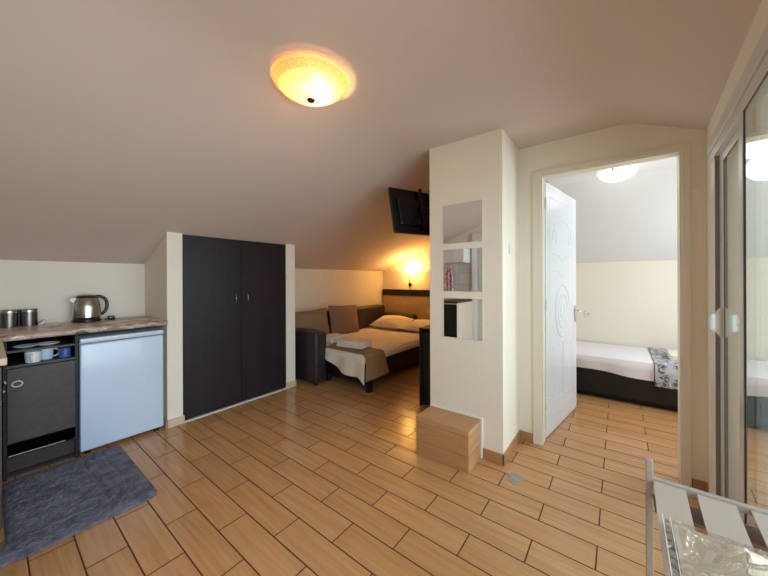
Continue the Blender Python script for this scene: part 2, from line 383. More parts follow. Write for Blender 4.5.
# ---- glazed wall on the right: head, sashes, panes
WT = Matrix.Translation((0.433, 2.4, 0)) @ Matrix.Rotation(R(-2.4), 4, 'Z') @ Matrix.Translation((-0.433, -2.4, 0))   # the glazed wall stands 2.4 degrees off the others
wr = MB().box(XR, XR+0.12, YF-0.3, YD+0.02, 2.03, ZC)
wr.box(XR, XR+0.12, 2.37, YD+0.02, 0, 2.031)
wr.box(XR, XR+0.12, YF-0.3, -0.55, 0, 2.031)
struct(wr, 'wall_right', 'wall').matrix_world = WT
win = struct(MB().box(0.406, 0.52, -0.55, 2.37, 1.963, 2.032, 0.003).box(0.412, 0.52, -0.55, 2.37, 1.916, 1.961, 0.002).box(0.415, 0.50, 2.227, 2.37, 0.03, 1.917, 0.003).box(0.402, 0.52, -0.55, 2.37, 0, 0.03, 0.003)
             .box(0.402, 0.52, -0.55, -0.48, 0.03, 1.963, 0.003), 'window_1', 'alu')
def sash(x0, x1, y0, y1, z0, z1, st, xg):
    gw = 0.002
    q = MB().box(x0, x1, y0, y0+st, z0, z1, 0.002); q.box(x0, x1, y1-st, y1, z0, z1, 0.002)
    q.box(x0, x1, y0+st, y1-st, z0, z0+0.06, 0.002); q.box(x0, x1, y0+st, y1-st, z1-0.040, z1, 0.002)
    f = struct(q, 'window_sash', 'alu', win)
    g = MB(); zt, zb = z1-0.040, z0+0.06
    for a in ((y0+st-0.001, y0+st+gw), (y1-st-gw, y1-st+0.001)): g.box(x0+0.002, xg+0.0025, a[0], a[1], zb, zt)
    g.box(x0+0.002, xg+0.004, y0+st, y1-st, zt-gw, zt+0.001); g.box(x0+0.002, xg+0.004, y0+st, y1-st, zb-0.001, zb+gw)
    g.build('gasket', 'gasket', f)
    MB().box(xg-0.003, xg+0.003, y0+st, y1-st, zb, zt).build('pane', 'glass', f)
    return f
sA = sash(0.434, 0.462, 1.60, 2.222, 0.03, 1.912, 0.070, 0.4405)
sB = sash(0.405, 0.430, 0.50, 1.668, 0.03, 1.934, 0.055, 0.4125)
MB().box(0.4165, 0.432, 2.2225, 2.228, 0.03, 1.917).build('draught_strip', 'rubber_grey', win)
# handle: a fin on the far sash with a ribbed grip
h = MB().prism([(0.4345, 0.998), (0.4345, 1.162), (0.412, 1.132), (0.404, 1.115), (0.404, 1.045), (0.412, 1.028)], 'y', 2.175, 2.190)
bmesh.ops.bevel(h.b, geom=h.b.edges[:], offset=0.003, segments=2, affect='EDGES')
h.build('window_handle', 'white_trim', win, smooth=True)
g = MB().box(0.390, 0.410, 2.168, 2.198, 1.036, 1.122, 0.008, 3)
for i in range(5): g.box(0.388, 0.404, 2.166, 2.200, 1.050+i*0.0125, 1.055+i*0.0125, 0.001, 1)
g.build('handle_grip', 'white_trim', win, smooth=True)
win.matrix_world = WT
# balcony outside
struct(MB().box(0.56, 2.2, -1.6, 2.60, -0.12, -0.02), 'floor_balcony', 'balcony')
struct(MB().box(2.1, 2.2, -1.6, 2.60, -0.02, 0.95), 'wall_balcony', 'balcony')

# ================================================================ WARDROBE
wd = thing('wardrobe', 'dark built-in wardrobe with two tall doors under the sloping ceiling', 'wardrobe', (-3.16, 1.62, 0))
wt = 1.714
MB().box(-3.70, -3.165, 1.063, 2.147, 0.02, zs(-3.70)-0.02).build('carcass', 'black', wd)
for a, b_, hy in ((1.063, 1.603, 1.541), (1.607, 2.147, 1.668)):
    d = MB().box(-3.142, -3.124, a, b_, 0.02, wt-0.002, 0.0015, 1).build('door', 'dark_wood', wd)
    MB().tube([(-3.124, hy, 1.055), (-3.102, hy, 1.070), (-3.097, hy, 1.105), (-3.102, hy, 1.140), (-3.124, hy, 1.155)], [0.005, 0.0065, 0.007, 0.0065, 0.005], 10).build('handle', 'steel', d, smooth=True, label='curved bright metal handle')
MB().box(-3.14, -3.112, 1.063, 2.147, 0.0, 0.012).build('threshold_strip', 'alu', wd, label='pale strip along the floor')

# ================================================================ KITCHEN
BEFORE = set(C.objects)
# speckled worktop with a rounded front nose
wt_ = [(KX, 0.905), (-3.125, 0.905)] + arc(-3.118, 0.925, 0.020, -math.pi/2, math.pi/2, 8) + [(KX, 0.945)]
solo(MB().prism(wt_, 'y', -0.60, 0.940), 'kitchen_worktop', 'worktop', 'long speckled brown stone-look worktop under the low kitchen wall', 'worktop', smooth=True)
# sink cabinet
sc = thing('kitchen_cabinet', 'dark kitchen cabinet with open shelf niche beside the small fridge', 'cabinet', (-3.4, 0.22, 0))
cb = MB().box(-3.70, -3.125, 0.380, 0.396, 0, 0.90); cb.box(-3.70, -3.125, 0.050, 0.066, 0, 0.90); cb.box(-3.70, -3.68, 0.066, 0.38, 0, 0.90)
cb.build('side_panel', 'black', sc)
MB().box(-3.68, -3.125, 0.066, 0.380, 0.725, 0.740).build('shelf', 'cabinet_dark', sc)
MB().box(-3.68, -3.125, 0.066, 0.380, 0.825, 0.838).build('shelf', 'cabinet_dark', sc)
MB().box(-3.68, -3.14, 0.066, 0.380, 0.02, 0.035).build('bottom_board', 'black', sc)
dr = MB().box(-3.128, -3.110, 0.066, 0.378, 0.238, 0.722, 0.002, 1).build('door', 'cabinet_dark', sc)
rp = [(-3.104, 0.108+0.022*math.cos(a), 0.622+0.018*math.sin(a)) for a in [i*math.pi/12 for i in range(24)]]
MB().tube(rp, 0.0045, 8, closed=True).build('ring_handle', 'alu', dr, smooth=True, label='oval ring handle')
MB().box(-3.14, -3.105, 0.066, 0.380, 0.150, 0.163, 0.003).tube([(-3.105, 0.33, 0.157), (-3.085, 0.345, 0.165), (-3.10, 0.372, 0.16)], 0.006, 8).build('rail', 'steel_dark', sc, label='grey metal rail above the floor')
MB().box(-3.20, -3.16, 0.066, 0.38, 0, 0.13).build('plinth', 'step_dark', sc)
# brown return cabinet on the left with a beige worktop
solo(MB().box(-3.10, -2.285, YF+0.01, 0.033, 0.898, 0.932, 0.003), 'side_worktop', 'beige_top', 'plain beige worktop corner at the left edge of the photo', 'worktop')
rc = thing('side_cabinet', 'brown cabinet under the beige worktop at the left edge', 'cabinet', (-2.72, -0.3, 0))
MB().box(-3.10, -2.34, YF+0.01, 0.001, 0.0, 0.897).build('carcass', 'brown_wood', rc)
for a, b_ in ((-3.09, -2.722), (-2.718, -2.345)):
    d = MB().box(a, b_, 0.002, 0.018, 0.10, 0.88, 0.002, 1).build('door', 'brown_wood', rc)
for kx, kz in ((-2.80, 0.655), (-2.62, 0.745)):
    k = MB().lathe([(0, 0.022), (0.011, 0.020), (0.014, 0.013), (0.008, 0.006), (0.006, 0), (0, 0)], kx, 0.018, kz, 16, Matrix.Rotation(-math.pi/2, 4, 'X'))
    k.build('knob', 'steel', rc, smooth=True, label='round metal knob')

# fridge
fr = thing('fridge', 'small pale blue-white under-counter fridge beside the dark cabinet', 'fridge', (-3.4, 0.665, 0))
MB().box(-3.68, -3.16, 0.405, 0.925, 0.03, 0.845, 0.006).build('body', 'fridge_white', fr)
MB().box(-3.156, -3.12, 0.405, 0.925, 0.03, 0.822, 0.010, 3).build('door', 'fridge_white', fr, smooth=True)
MB().box(-3.66, -3.118, 0.405, 0.925, 0.832, 0.866, 0.006, 3).build('top_trim', 'fridge_white', fr, smooth=True)
MB().box(-3.153, -3.128, 0.412, 0.918, 0.820, 0.834).build('gasket', 'rubber_grey', fr)
for y in (0.45, 0.88): MB().lathe([(0, 0), (0.018, 0), (0.018, 0.03), (0, 0.03)], -3.16, y, 0.0, 14).build('foot', 'black', fr)

# kettle
K = (-3.62, 0.515, 0.9455)
kt = thing('kettle', 'brushed steel electric kettle with black handle on the speckled worktop', 'kettle', K)
bx, by, bz = K
MB().lathe([(0, 0), (0.082, 0), (0.084, 0.008), (0.080, 0.020), (0.074, 0.028), (0, 0.028)], bx, by, bz, 40, Matrix.Scale(1.13, 4)).build('base', 'black_plastic', kt, smooth=True)
MB().lathe([(0.076, 0.030), (0.081, 0.034), (0.081, 0.06), (0.079, 0.11), (0.073, 0.150), (0.063, 0.172), (0.060, 0.178), (0.0, 0.178)], bx, by, bz, 40, Matrix.Scale(1.13, 4)).build('body', 'steel', kt, smooth=True)
MB().lathe([(0.060, 0.178), (0.061, 0.186), (0.052, 0.197), (0.02, 0.203), (0, 0.204)], bx, by, bz, 40, Matrix.Scale(1.13, 4)).build('lid', 'black_plastic', kt, smooth=True)
# spout to the left (towards -Y), a wedge
sp_ = MB(); hh = [(-0.060, 0.206), (-0.108, 0.202), (-0.114, 0.194), (-0.068, 0.140)]
sp_.prism([(by+a, bz+c) for a, c in hh], 'x', bx-0.020, bx+0.020); bmesh.ops.bevel(sp_.b, geom=sp_.b.edges[:], offset=0.006, segments=2, affect='EDGES')
sp_.build('spout', 'steel_dark', kt, smooth=True)
hp = [(bx, by+a, bz+c*1.13) for a, c in ((0.050, 0.188), (0.085, 0.190), (0.118, 0.172), (0.134, 0.130), (0.128, 0.085), (0.108, 0.055), (0.085, 0.045))]
def smooth_path(p, n=3):
    p = [Vector(q) for q in p]
    for _ in range(n):
        q = [p[0]]
        for a, b_ in zip(p, p[1:]): q += [a*0.75+b_*0.25, a*0.25+b_*0.75]
        p = q+[p[-1]]
    return p
MB().tube(smooth_path(hp), 0.0125, 12).build('handle', 'black_plastic', kt, smooth=True)
cd = smooth_path([(-3.62, 0.63, 0.952), (-3.59, 0.67, 0.954), (-3.63, 0.71, 0.953), (-3.70, 0.70, 0.952)])
solo(MB().tube(cd, 0.005, 8).box(-3.61, -3.57, 0.645, 0.690, 0.9465, 0.982, 0.008, 2), 'power_plug', 'black_plastic', 'black plug and cord lying behind the steel kettle', 'plug', smooth=True)
# cup-like dark part right of the kettle base is the plug; canisters at the left
def canister(x, y, r, hgt, label):
    t = thing('canister', label, 'canister', (x, y, 0.9455), 'steel canisters on the worktop')
    MB().lathe([(0, 0), (r, 0), (r, hgt-0.022), (0, hgt-0.022)], x, y, 0.9455, 32).build('body', 'steel_dark', t, smooth=True)
    MB().lathe([(0, hgt-0.022), (r*1.03, hgt-0.022), (r*1.03, hgt-0.004), (r*0.98, hgt), (0, hgt)], x, y, 0.9455, 32).build('lid', 'steel', t, smooth=True)
canister(-3.66, 0.190, 0.047, 0.132, 'steel canister nearer the kettle, right one of the pair')
canister(-3.66, 0.092, 0.047, 0.132, 'steel canister cut by the left edge of the photo')
solo(MB().prism([(0.236, 0.9465), (0.270, 0.9465), (0.276, 0.985), (0.258, 0.975), (0.240, 0.957)], 'x', -3.68, -3.63), 'metal_wedge', 'steel_dark', 'small dark metal wedge lying right of the steel canisters', 'utensil')

# crockery in the open niche
def mug(x, y, z, r, hgt, m, ang, label):
    t = thing('mug', label, 'mug', (x, y, z))
    MB().lathe([(0, 0.0), (r*0.86, 0.0), (r*0.9, 0.004), (r, hgt), (r*0.93, hgt), (r*0.84, 0.006), (0, 0.006)], x, y, z, 28).build('cup', m, t, smooth=True)
    c, s_ = math.cos(ang), math.sin(ang)
    pts = [(x+c*(r*0.93+0.030*math.sin(q)), y+s_*(r*0.93+0.030*math.sin(q)), z+hgt*0.5+0.027*math.cos(q)) for q in [math.pi*i/10 for i in range(11)]]
    MB().tube(pts, 0.0055, 8).build('handle', m, t, smooth=True)
mug(-3.17, 0.180, 0.7405, 0.040, 0.073, 'mug_white', -0.15, 'white mug in the dark niche, in front of the pale blue one')
mug(-3.22, 0.245, 0.7405, 0.038, 0.080, 'mug_blue', math.pi/2, 'pale blue-white mug with round handle in the dark niche')
solo(MB().lathe([(0, 0), (0.030, 0), (0.031, 0.004), (0.031, 0.062), (0.028, 0.066), (0.026, 0.060), (0, 0.060)], -3.19, 0.335, 0.7405, 24), 'glass_tumbler', 'can_blue', 'small blue patterned tumbler at the right end of the niche', 'tumbler', smooth=True)
for i, (y, z, m_, lb) in enumerate(((0.150, 0.8385, 'mug_blue', 'pale dish on the top board under the worktop, left one'), (0.250, 0.8385, 'mug_white', 'white saucer on the top board under the worktop, right one'))):
    solo(MB().lathe([(0, 0), (0.03, 0), (0.062, 0.016), (0.060, 0.019), (0.028, 0.004), (0, 0.004)], -3.19, y, z, 32), 'saucer', m_, lb, 'dish', smooth=True)
solo(MB().lathe([(0, 0), (0.013, 0), (0.013, 0.012), (0, 0.014)], -3.165, 0.14, 0.8432, 16), 'bottle_cap', 'red', 'small red cap on the pale dish under the worktop', 'cap', smooth=True)

# rug: shaggy, rounded corners, slightly ruffled
def rug():
    q = MB(); nx, ny = 150, 110; x0, x1, y0, y1 = -3.100, -2.180, 0.028, 0.612; rc_ = 0.06
    def f(u, v):
        x = lerp(x0, x1, u); y = lerp(y0 if x < -2.335 else y0-0.09, y1, v)
        # pull the corners in
        cx = min(max(x, x0+rc_), x1-rc_); cy = min(max(y, y0+rc_), y1-rc_)
        dx, dy = x-cx, y-cy; d = max(abs(dx), abs(dy))
        if dx and dy:
            l = math.hypot(dx, dy); x, y = cx+dx/l*d, cy+dy/l*d
        y += 0.012*(x-x0)*0 - 0.02*max(0, (x1-0.25-x))*0
        e = min(1, min(u, 1-u, v, 1-v)*14); z = 0.004+0.016*math.sqrt(e)
        z += e*0.006*noise.noise(Vector((x*55, y*55, 0)))+e*0.004*noise.noise(Vector((x*18, y*18, 3)))
        for yy in (0.40, 0.45, 0.505): z -= e*0.007*math.exp(-((y-yy-0.01*math.sin(x*7))/0.009)**2)
        return (x, y, z)
    q.grid(f, nx, ny, 0.0)
    q.box(x0+0.02, x1-0.02, y0, y1-0.02, 0.001, 0.004)
    return q
rg = solo(rug(), 'bath_rug', 'rug', 'grey shaggy rug on the tiles in front of the dark kitchen cabinet', 'rug', smooth=True)

for o in C.objects:      # the whole kitchen row stands a little nearer the camera wall
    if o not in BEFORE and o.parent is None and o.name.split('.')[0] not in ('kitchen_worktop', 'side_worktop', 'side_cabinet', 'bath_rug'): o.location.y -= 0.012

# ================================================================ TILED BOX, MIRRORS, SWITCH
tb = thing('tiled_box', 'low boxed step clad in wood-look tile against the pillar foot', 'box', (-0.975, 2.04, 0))
MB().box(-1.18, -0.775, 1.925, 2.150, 0.0, 0.268, 0.0015, 1).build('body', 'box_tiles', tb)
MB().box(-1.182, -0.773, 1.923, 2.152, 0.269, 0.281, 0.0015, 1).build('top', 'box_tiles', tb)
MB().box(-1.178, -0.777, 1.927, 2.148, 0.266, 0.271).build('joint', 'step_dark', tb)
MB().box(-1.19, -0.763, 2.152, 2.166, 0, 0.290, 0.002, 1).build('seal', 'tile_seal', tb, label='white sealant edging on the wall')
for z0, z1, lb in ((1.573, 1.872, 'top square mirror on the pillar, reflecting the ceiling'), (1.205, 1.525, 'middle square mirror on the pillar, reflecting the red towel'), (0.850, 1.150, 'bottom square mirror on the pillar, nearest the floor')):
    solo(MB().box(-1.067, -0.762, 2.161, 2.1665, z0, z1), 'wall_mirror', 'mirror', lb, 'mirror', 'square mirrors on the pillar')
sw = thing('light_switch', 'white light switch on the bright right side of the pillar', 'switch', (-0.625, 2.085+0.06, 1.43))
sw.location = (-0.6215, 2.36, 1.52)
MB().box(-0.6215, -0.6120, 2.32, 2.40, 1.48, 1.56, 0.003).build('plate', 'white_trim', sw)
MB().box(-0.6125, -0.6090, 2.34, 2.358, 1.495, 1.545, 0.002).build('rocker', 'white_trim', sw)
MB().box(-0.6125, -0.6090, 2.362, 2.380, 1.495, 1.545, 0.002).build('rocker', 'white_trim', sw)
pt = MB(); ring = [(-0.52+(0.038+0.010*math.sin(3*a+1)+0.006*math.sin(5*a))*math.cos(a)*1.1, 2.065+(0.062+0.012*math.sin(4*a))*math.sin(a)) for a in [i*math.pi/14 for i in range(28)]]
pt.prism(ring, 'z', 0.0006, 0.0026)
solo(pt, 'worn_patch', 'grey_worn', 'grey worn patch on the floor tiles near the pillar corner', 'patch')

# ================================================================ ALCOVE: SOFA BED
sb = thing('sofa_bed', 'dark brown leather sofa bed pulled out in the alcove', 'sofa bed', (-2.95, 3.6, 0))
def soft_box(x0, x1, y0, y1, z0, z1, bev): return MB().box(x0, x1, y0, y1, z0, z1, bev, 4)
soft_box(-3.70, -2.885, 2.395, 2.585, 0.03, 0.655, 0.035).build('arm', 'leather', sb, smooth=True)
soft_box(-3.70, -2.885, 4.60, 4.775, 0.03, 0.655, 0.035).build('arm', 'leather', sb, smooth=True)
soft_box(-3.72, -3.50, 2.59, 4.60, 0.03, 0.815, 0.035).build('backrest', 'leather', sb, smooth=True)
soft_box(-3.49, -2.26, 2.60, 4.595, 0.12, 0.330, 0.010).build('base', 'black', sb)
soft_box(-3.495, -2.245, 2.592, 4.598, 0.332, 0.440, 0.035).build('mattress', 'sheet', sb, smooth=True)
for x, y in ((-2.26, 2.66), (-2.26, 4.50), (-2.95, 2.66)):
    MB().box(x-0.03, x+0.03, y-0.03, y+0.03, 0.0, 0.122, 0.008).build('leg', 'black', sb)
for x, y in ((-2.93, 2.44), (-3.6, 2.44), (-2.93, 4.7)):
    MB().lathe([(0, 0), (0.02, 0), (0.02, 0.032), (0, 0.032)], x, y, 0, 12).build('foot', 'black', sb)

# fitted sheet hanging at the foot: top plus drooping front
def sheet_fn(u, v):
    # v: 0 = head .. 0.8 = foot edge .. 1 = hem
    x = lerp(-3.45, -2.235, u)
    if v < 0.75:
        y = lerp(4.55, 2.578, v/0.75); z = 0.4475+0.004*noise.noise(Vector((x*5, y*5, 1)))
        if u > 0.9: z -= ((u-0.9)/0.1)**2*0.05
        return (x, y, z)
    t = (v-0.75)/0.25
    xx = (x+3.45)/1.28
    drop = 0.12 + 0.165*min(1, max(0, (x+2.98)/0.55)) + 0.015*math.sin(x*14)
    y = 2.578-0.025*math.sin(min(1, t*4)*math.pi/2)-0.014*math.sin(x*22+t)*t
    return (x, y, 0.4475-(0.05*((max(0, u-0.9)/0.1)**2)) - t*drop)
solo(MB().grid(sheet_fn, 60, 60, 0.004), 'bed_sheet', 'sheet', 'pale bed sheet spread over the sofa bed, drooping at its foot', 'sheet', smooth=True)

def drape(x0, x1, y0, y1, zt, xe, hem, amp=0.008):
    # runner lying across the bed and falling over its right side at x = xe
    L1 = xe-x0; tot = L1+hem
    def f(u, v):
        s_ = u*tot; y = lerp(y0, y1, v)
        if s_ < L1-0.03: x = x0+s_; z = zt+0.003*noise.noise(Vector((x*9, y*9, 2)))
        else:
            q = s_-(L1-0.03); r_ = 0.03
            if q < r_*math.pi/2: a = q/r_; x = xe-0.03+r_*math.sin(a); z = zt-r_*(1-math.cos(a))
            else: x = xe+amp*math.sin(y*26)*min(1, (q-0.047)*6)+0.02*(q-0.047); z = zt-r_-(q-r_*math.pi/2)
            y += 0.10*(q/hem)*(1 if v > 0.5 else -0.2)*abs(2*v-1)
        return (x, y, z)
    return f
solo(MB().grid(drape(-2.92, 0, 2.548, 2.86, 0.4565, -2.205, 0.285), 70, 30, 0.004), 'bed_throw', 'throw', 'brown throw laid across the foot of the sofa bed', 'throw', smooth=True)

def cushion(x, y, z, w_, h_, t_, lean, name, m_, label, cat, group=None, ex=2.2, puff=0.75, sz=0.0, flat=False):
    # pillow shape: w_ along Y, h_ up, t_ thick
    t = bmesh.new(); n = 18
    def sh(a, b_): return (max(0, 1-abs(a)**ex))**puff*(max(0, 1-abs(b_)**ex))**puff
    for side in (1, -1):
        G = [[None]*(n+1) for _ in range(n+1)]
        for i in range(n+1):
            for j in range(n+1):
                a, b_ = 2*i/n-1, 2*j/n-1
                pinch = 1-0.05*(1-abs(b_)**2)*(abs(a)); pz = 1-0.05*(1-abs(a)**2)*abs(b_)
                G[i][j] = t.verts.new((side*t_/2*sh(a, b_), a*w_/2*pinch, b_*h_/2*pz))
        for i in range(n):
            for j in range(n): t.faces.new((G[i][j], G[i+1][j], G[i+1][j+1], G[i][j+1]))
    bmesh.ops.remove_doubles(t, verts=t.verts[:], dist=1e-4)
    rot = Matrix.Rotation(lean, 4, 'Y') @ Matrix.Rotation(sz, 4, 'X')
    q = MB(); q.join(t, Matrix.Translation((x, y, z)) @ rot)
    return solo(q, name, m_, label, cat, group, smooth=True)
cushion(-3.39, 3.40, 0.668, 0.62, 0.46, 0.17, -0.22, 'throw_cushion', 'cushion', 'brown square cushion in the middle of the sofa bed backrest', 'cushion', 'brown cushions on the sofa bed', sz=-0.05)
cushion(-3.39, 2.77, 0.655, 0.60, 0.44, 0.17, -0.22, 'throw_cushion', 'cushion', 'brown square cushion beside the near leather arm', 'cushion', 'brown cushions on the sofa bed', sz=0.04)
def flat_pillow(x, y, z, lx, ly, t_, rz, rx, label):
    t = bmesh.new(); n = 20
    def sh(a, b_): return (max(0, 1-abs(a)**2.6))**0.7*(max(0, 1-abs(b_)**2.6))**0.7
    for side in (1, -1):
        G = [[None]*(n+1) for _ in range(n+1)]
        for i in range(n+1):
            for j in range(n+1):
                a, b_ = 2*i/n-1, 2*j/n-1
                G[i][j] = t.verts.new((a*lx/2*(1-0.05*(1-b_*b_)*abs(a)), b_*ly/2*(1-0.05*(1-a*a)*abs(b_)), side*t_/2*sh(a, b_)*(1+0.12*noise.noise(Vector((a*2, b_*2, x))))))
        for i in range(n):
            for j in range(n): t.faces.new((G[i][j], G[i+1][j], G[i+1][j+1], G[i][j+1]))
    bmesh.ops.remove_doubles(t, verts=t.verts[:], dist=1e-4)
    q = MB(); q.join(t, Matrix.Translation((x, y, z)) @ Matrix.Rotation(rz, 4, 'Z') @ Matrix.Rotation(rx, 4, 'X'))
    solo(q, 'pillow', 'pillow', label, 'pillow', 'bed pillows by the headboard', smooth=True)
flat_pillow(-3.08, 4.22, 0.560, 0.66, 0.44, 0.19, 0.03, 0.25, 'plump bed pillow on the left, nearer the sofa backrest')
flat_pillow(-2.48, 4.24, 0.545, 0.60, 0.42, 0.16, -0.05, 0.2, 'plump bed pillow on the right, partly behind the black panel')
def folded(x0, x1, y0, y1, z, layers, rz, label):
    q = MB(); hh_ = 0.024
    for i in range(layers):
        k = 0.004*((i*7) % 3); q.box(x0+k, x1-k, y0+k, y1-0.002, z+i*hh_, z+(i+1)*hh_-0.001, 0.008, 3)
    c = Vector(((x0+x1)/2, (y0+y1)/2, 0)); q.xf(Matrix.Translation(c) @ Matrix.Rotation(rz, 4, 'Z') @ Matrix.Translation(-c))
    solo(q, 'folded_towel', 'towel', label, 'towel', 'folded towels on the sofa bed', smooth=True)
folded(-3.22, -2.93, 2.70, 3.02, 0.4635, 3, 0.0, 'white folded towel beside the near sofa arm')
folded(-2.80, -2.42, 2.66, 2.90, 0.4635, 3, 0.12, 'white folded towel on the brown throw')

# headboard
hb = thing('headboard', 'tan headboard panel with dark top rail on the alcove wall', 'headboard', (-3.0, 4.80, 0))
MB().box(-3.70, -2.0, 4.785, 4.828, 0.30, 0.985, 0.003).build('panel', 'tan_panel', hb)
MB().box(-3.705, -1.995, 4.775, 4.828, 0.985, 1.100, 0.004).build('top_rail', 'dark_wood', hb)
# wall lamp
wl = thing('wall_lamp', 'small glowing glass wall lamp above the headboard', 'lamp', (-3.09, 4.80, 1.22))
MB().lathe([(0, 0.022), (0.03, 0.018), (0.036, 0.004), (0.036, 0.0), (0, 0)], -3.09, 4.829, 1.19, 24, Matrix.Rotation(math.pi/2, 4, 'X')).build('mount', 'copper', wl, smooth=True)
MB().tube(smooth_path([(-3.09, 4.81, 1.19), (-3.07, 4.76, 1.22), (-3.03, 4.72, 1.30), (-3.02, 4.72, 1.395)]), 0.007, 8).build('arm', 'copper', wl, smooth=True)
MB().lathe([(0, 0.0), (0.03, 0.002), (0.095, 0.022), (0.130, 0.048), (0.126, 0.048), (0.092, 0.026), (0.03, 0.008), (0, 0.006)], -3.02, 4.705, 1.395, 36).build('shade', 'wall_lamp_glass', wl, smooth=True)
point('wall_lamp_bulb', (-3.02, 4.68, 1.436), 21, (1.0, 0.60, 0.18), 0.02)

# black end panel next to the pillar
dk = thing('side_cabinet', 'tall black panel-sided cabinet tucked behind the pillar', 'cabinet', (-1.4, 2.9, 0))
MB().box(-1.61, -1.585, 2.685, 3.15, 0, 0.78, 0.003).build('side_panel', 'black', dk)
MB().box(-1.583, -1.00, 2.70, 3.15, 0.02, 0.755, 0.003).build('body', 'black', dk)
MB().box(-1.612, -0.99, 2.680, 3.155, 0.781, 0.800, 0.004).build('top', 'dark_wood', dk)

# television on a bracket (its back is seen)
tvo = bpy.data.objects.new('television', None); C.objects.link(tvo)
tag(tvo, 'black flat television on a bracket high beside the pillar', 'television')
uh = Vector((0.39, 0.92, 0)).normalized(); tl = R(14)
# local axes: X along the width (away from camera), Z up tilted, Y = normal towards the back side
nrm_ = uh.cross(Vector((0, 0, 1)))      # (0.92,-0.39,0): back side
up_ = (Vector((0, 0, 1))*math.cos(tl)-nrm_*math.sin(tl)).normalized(); nb = uh.cross(up_).normalized()
base = Vector((-1.525, 2.150, 1.712))
mt = Matrix((( uh.x, -nb.x, up_.x, base.x), (uh.y, -nb.y, up_.y, base.y), (uh.z, -nb.z, up_.z, base.z), (0, 0, 0, 1)))
tvo.matrix_world = mt
MB().box(0, 0.72, 0.0, 0.030, 0, 0.435, 0.006).build('panel', 'black_plastic', tvo, local=True)
MB().box(0.06, 0.66, -0.028, 0.0, 0.07, 0.33, 0.012).build('rear_housing', 'black_plastic', tvo, local=True)
MB().box(0.012, 0.708, 0.030, 0.032, 0.012, 0.408).build('screen', 'black', tvo, local=True)
MB().box(0.30, 0.33, -0.045, -0.028, 0.05, 0.44, 0.003).box(0.42, 0.45, -0.045, -0.028, 0.05, 0.44, 0.003).box(0.28, 0.47, -0.060, -0.045, 0.20, 0.26, 0.003).build('bracket', 'gasket', tvo, local=True)
pb = mt @ Vector((0.375, -0.055, 0.23))
am = MB().tube([tuple(mt.inverted() @ Vector(p)) for p in ((pb.x, pb.y, pb.z), (-1.30, 2.42, pb.z+0.02), (-1.215, 2.40, pb.z+0.02))], 0.016, 10)
am.build('arm', 'gasket', tvo, local=True)

# ================================================================ CEILING LAMPS
LX, LY = -1.258, 1.015
lm = thing('ceiling_lamp', 'round yellow glowing glass ceiling lamp with a Greek key border', 'lamp', (LX, LY, 2.20))
Rr = 0.200
def bowl(r): return 2.334-0.088*(1-(r/Rr)**2.2)
prof = [(Rr*i/18, bowl(Rr*i/18)) for i in range(19)]
inner = [(max(0, r-0.001), z+0.004) for r, z in prof[::-1]]
MB().lathe(prof+[(Rr+0.002, 2.338)]+inner, LX, LY, 0, 72).build('glass_bowl', 'lamp_glass', lm, smooth=True)
MB().lathe([(0, 2.326), (0.140, 2.326), (0.145, 2.349), (0, 2.349)], LX, LY, 0, 40).build('ceiling_plate', 'white_trim', lm, smooth=True)  # unseen base pan, added to keep the bulb's light off the ceiling
MB().lathe([(0, 2.224), (0.006, 2.227), (0.008, 2.232), (0.020, 2.235), (0.023, 2.241), (0.005, 2.246), (0.005, 2.325), (0, 2.325)], LX, LY, 0, 24).build('finial', 'copper', lm, smooth=True, label='dark metal knob under the bowl')
# meander border as a raised line on the bowl
q = MB(); nrep = 24
cell = [(0.0, 0.0), (0.0, 1.0), (0.72, 1.0), (0.72, 0.35), (0.36, 0.35), (0.36, 0.65), (0.36, 0.35), (0.72, 0.35)]
for k in range(nrep):
    def P(a, b_):
        th = 2*math.pi*(k+a)/nrep; r = lerp(0.166, 0.192, b_); return (LX+r*math.cos(th), LY+r*math.sin(th), bowl(r)-0.0012)
    for seg in ([(0, 0.0), (0, 1.0), (0.74, 1.0), (0.74, 0.3), (0.38, 0.3), (0.38, 0.62)], [(0.0, 0.0), (0.98, 0.0)]):
        pts = []
        for (a, b_), (c, d) in zip(seg, seg[1:]):
            for i in range(4): pts.append(P(lerp(a, c, i/4), lerp(b_, d, i/4)))
        pts.append(P(*seg[-1])); q.tube(pts, 0.0010, 5)
q.build('key_pattern', 'key_brown', lm)
point('ceiling_bulb', (LX-0.01, LY+0.05, 2.285), 7.0, (1.0, 0.66, 0.36), 0.02)
bl = thing('ceiling_lamp', 'round white glowing ceiling lamp seen through the bedroom doorway', 'lamp', (-0.02, 3.72, 2.22))
MB().lathe([(0, 2.232), (0.06, 2.238), (0.11, 2.258), (0.145, 2.290), (0.158, 2.322), (0.152, 2.325), (0, 2.325)], 0.01, 3.66, 0, 48).build('glass_bowl', 'lamp_white', bl, smooth=True)
MB().lathe([(0, 2.326), (0.10, 2.326), (0.10, 2.349), (0, 2.349)], 0.01, 3.66, 0, 32).build('ceiling_plate', 'white_trim', bl)
for a in (0.3, 2.4, 4.5):
    MB().box(0.01+0.148*math.cos(a)-0.008, 0.01+0.148*math.cos(a)+0.008, 3.66+0.148*math.sin(a)-0.008, 3.66+0.148*math.sin(a)+0.008, 2.300, 2.328, 0.002).build('clip', 'steel', bl)
point('bedroom_bulb', (0.01, 3.66, 2.15), 1.4, (1.0, 0.99, 0.96), 0.10)

# ================================================================ BEDROOM DOOR LEAF
DW, DH = 0.87, 2.080
hx, hy = -0.448, 2.735
ang = math.atan2(3.605-hy, -0.320-hx)
dl = bpy.data.objects.new('door_1', None); C.objects.link(dl); dl.location = (hx, hy, 0.008); dl.rotation_euler = (0, 0, ang); dl['kind'] = 'structure'
leaf = MB().box(0, DW, 0, 0.040, 0, DH, 0.003)
leaf.build('door_leaf', 'white_door', dl, local=True)
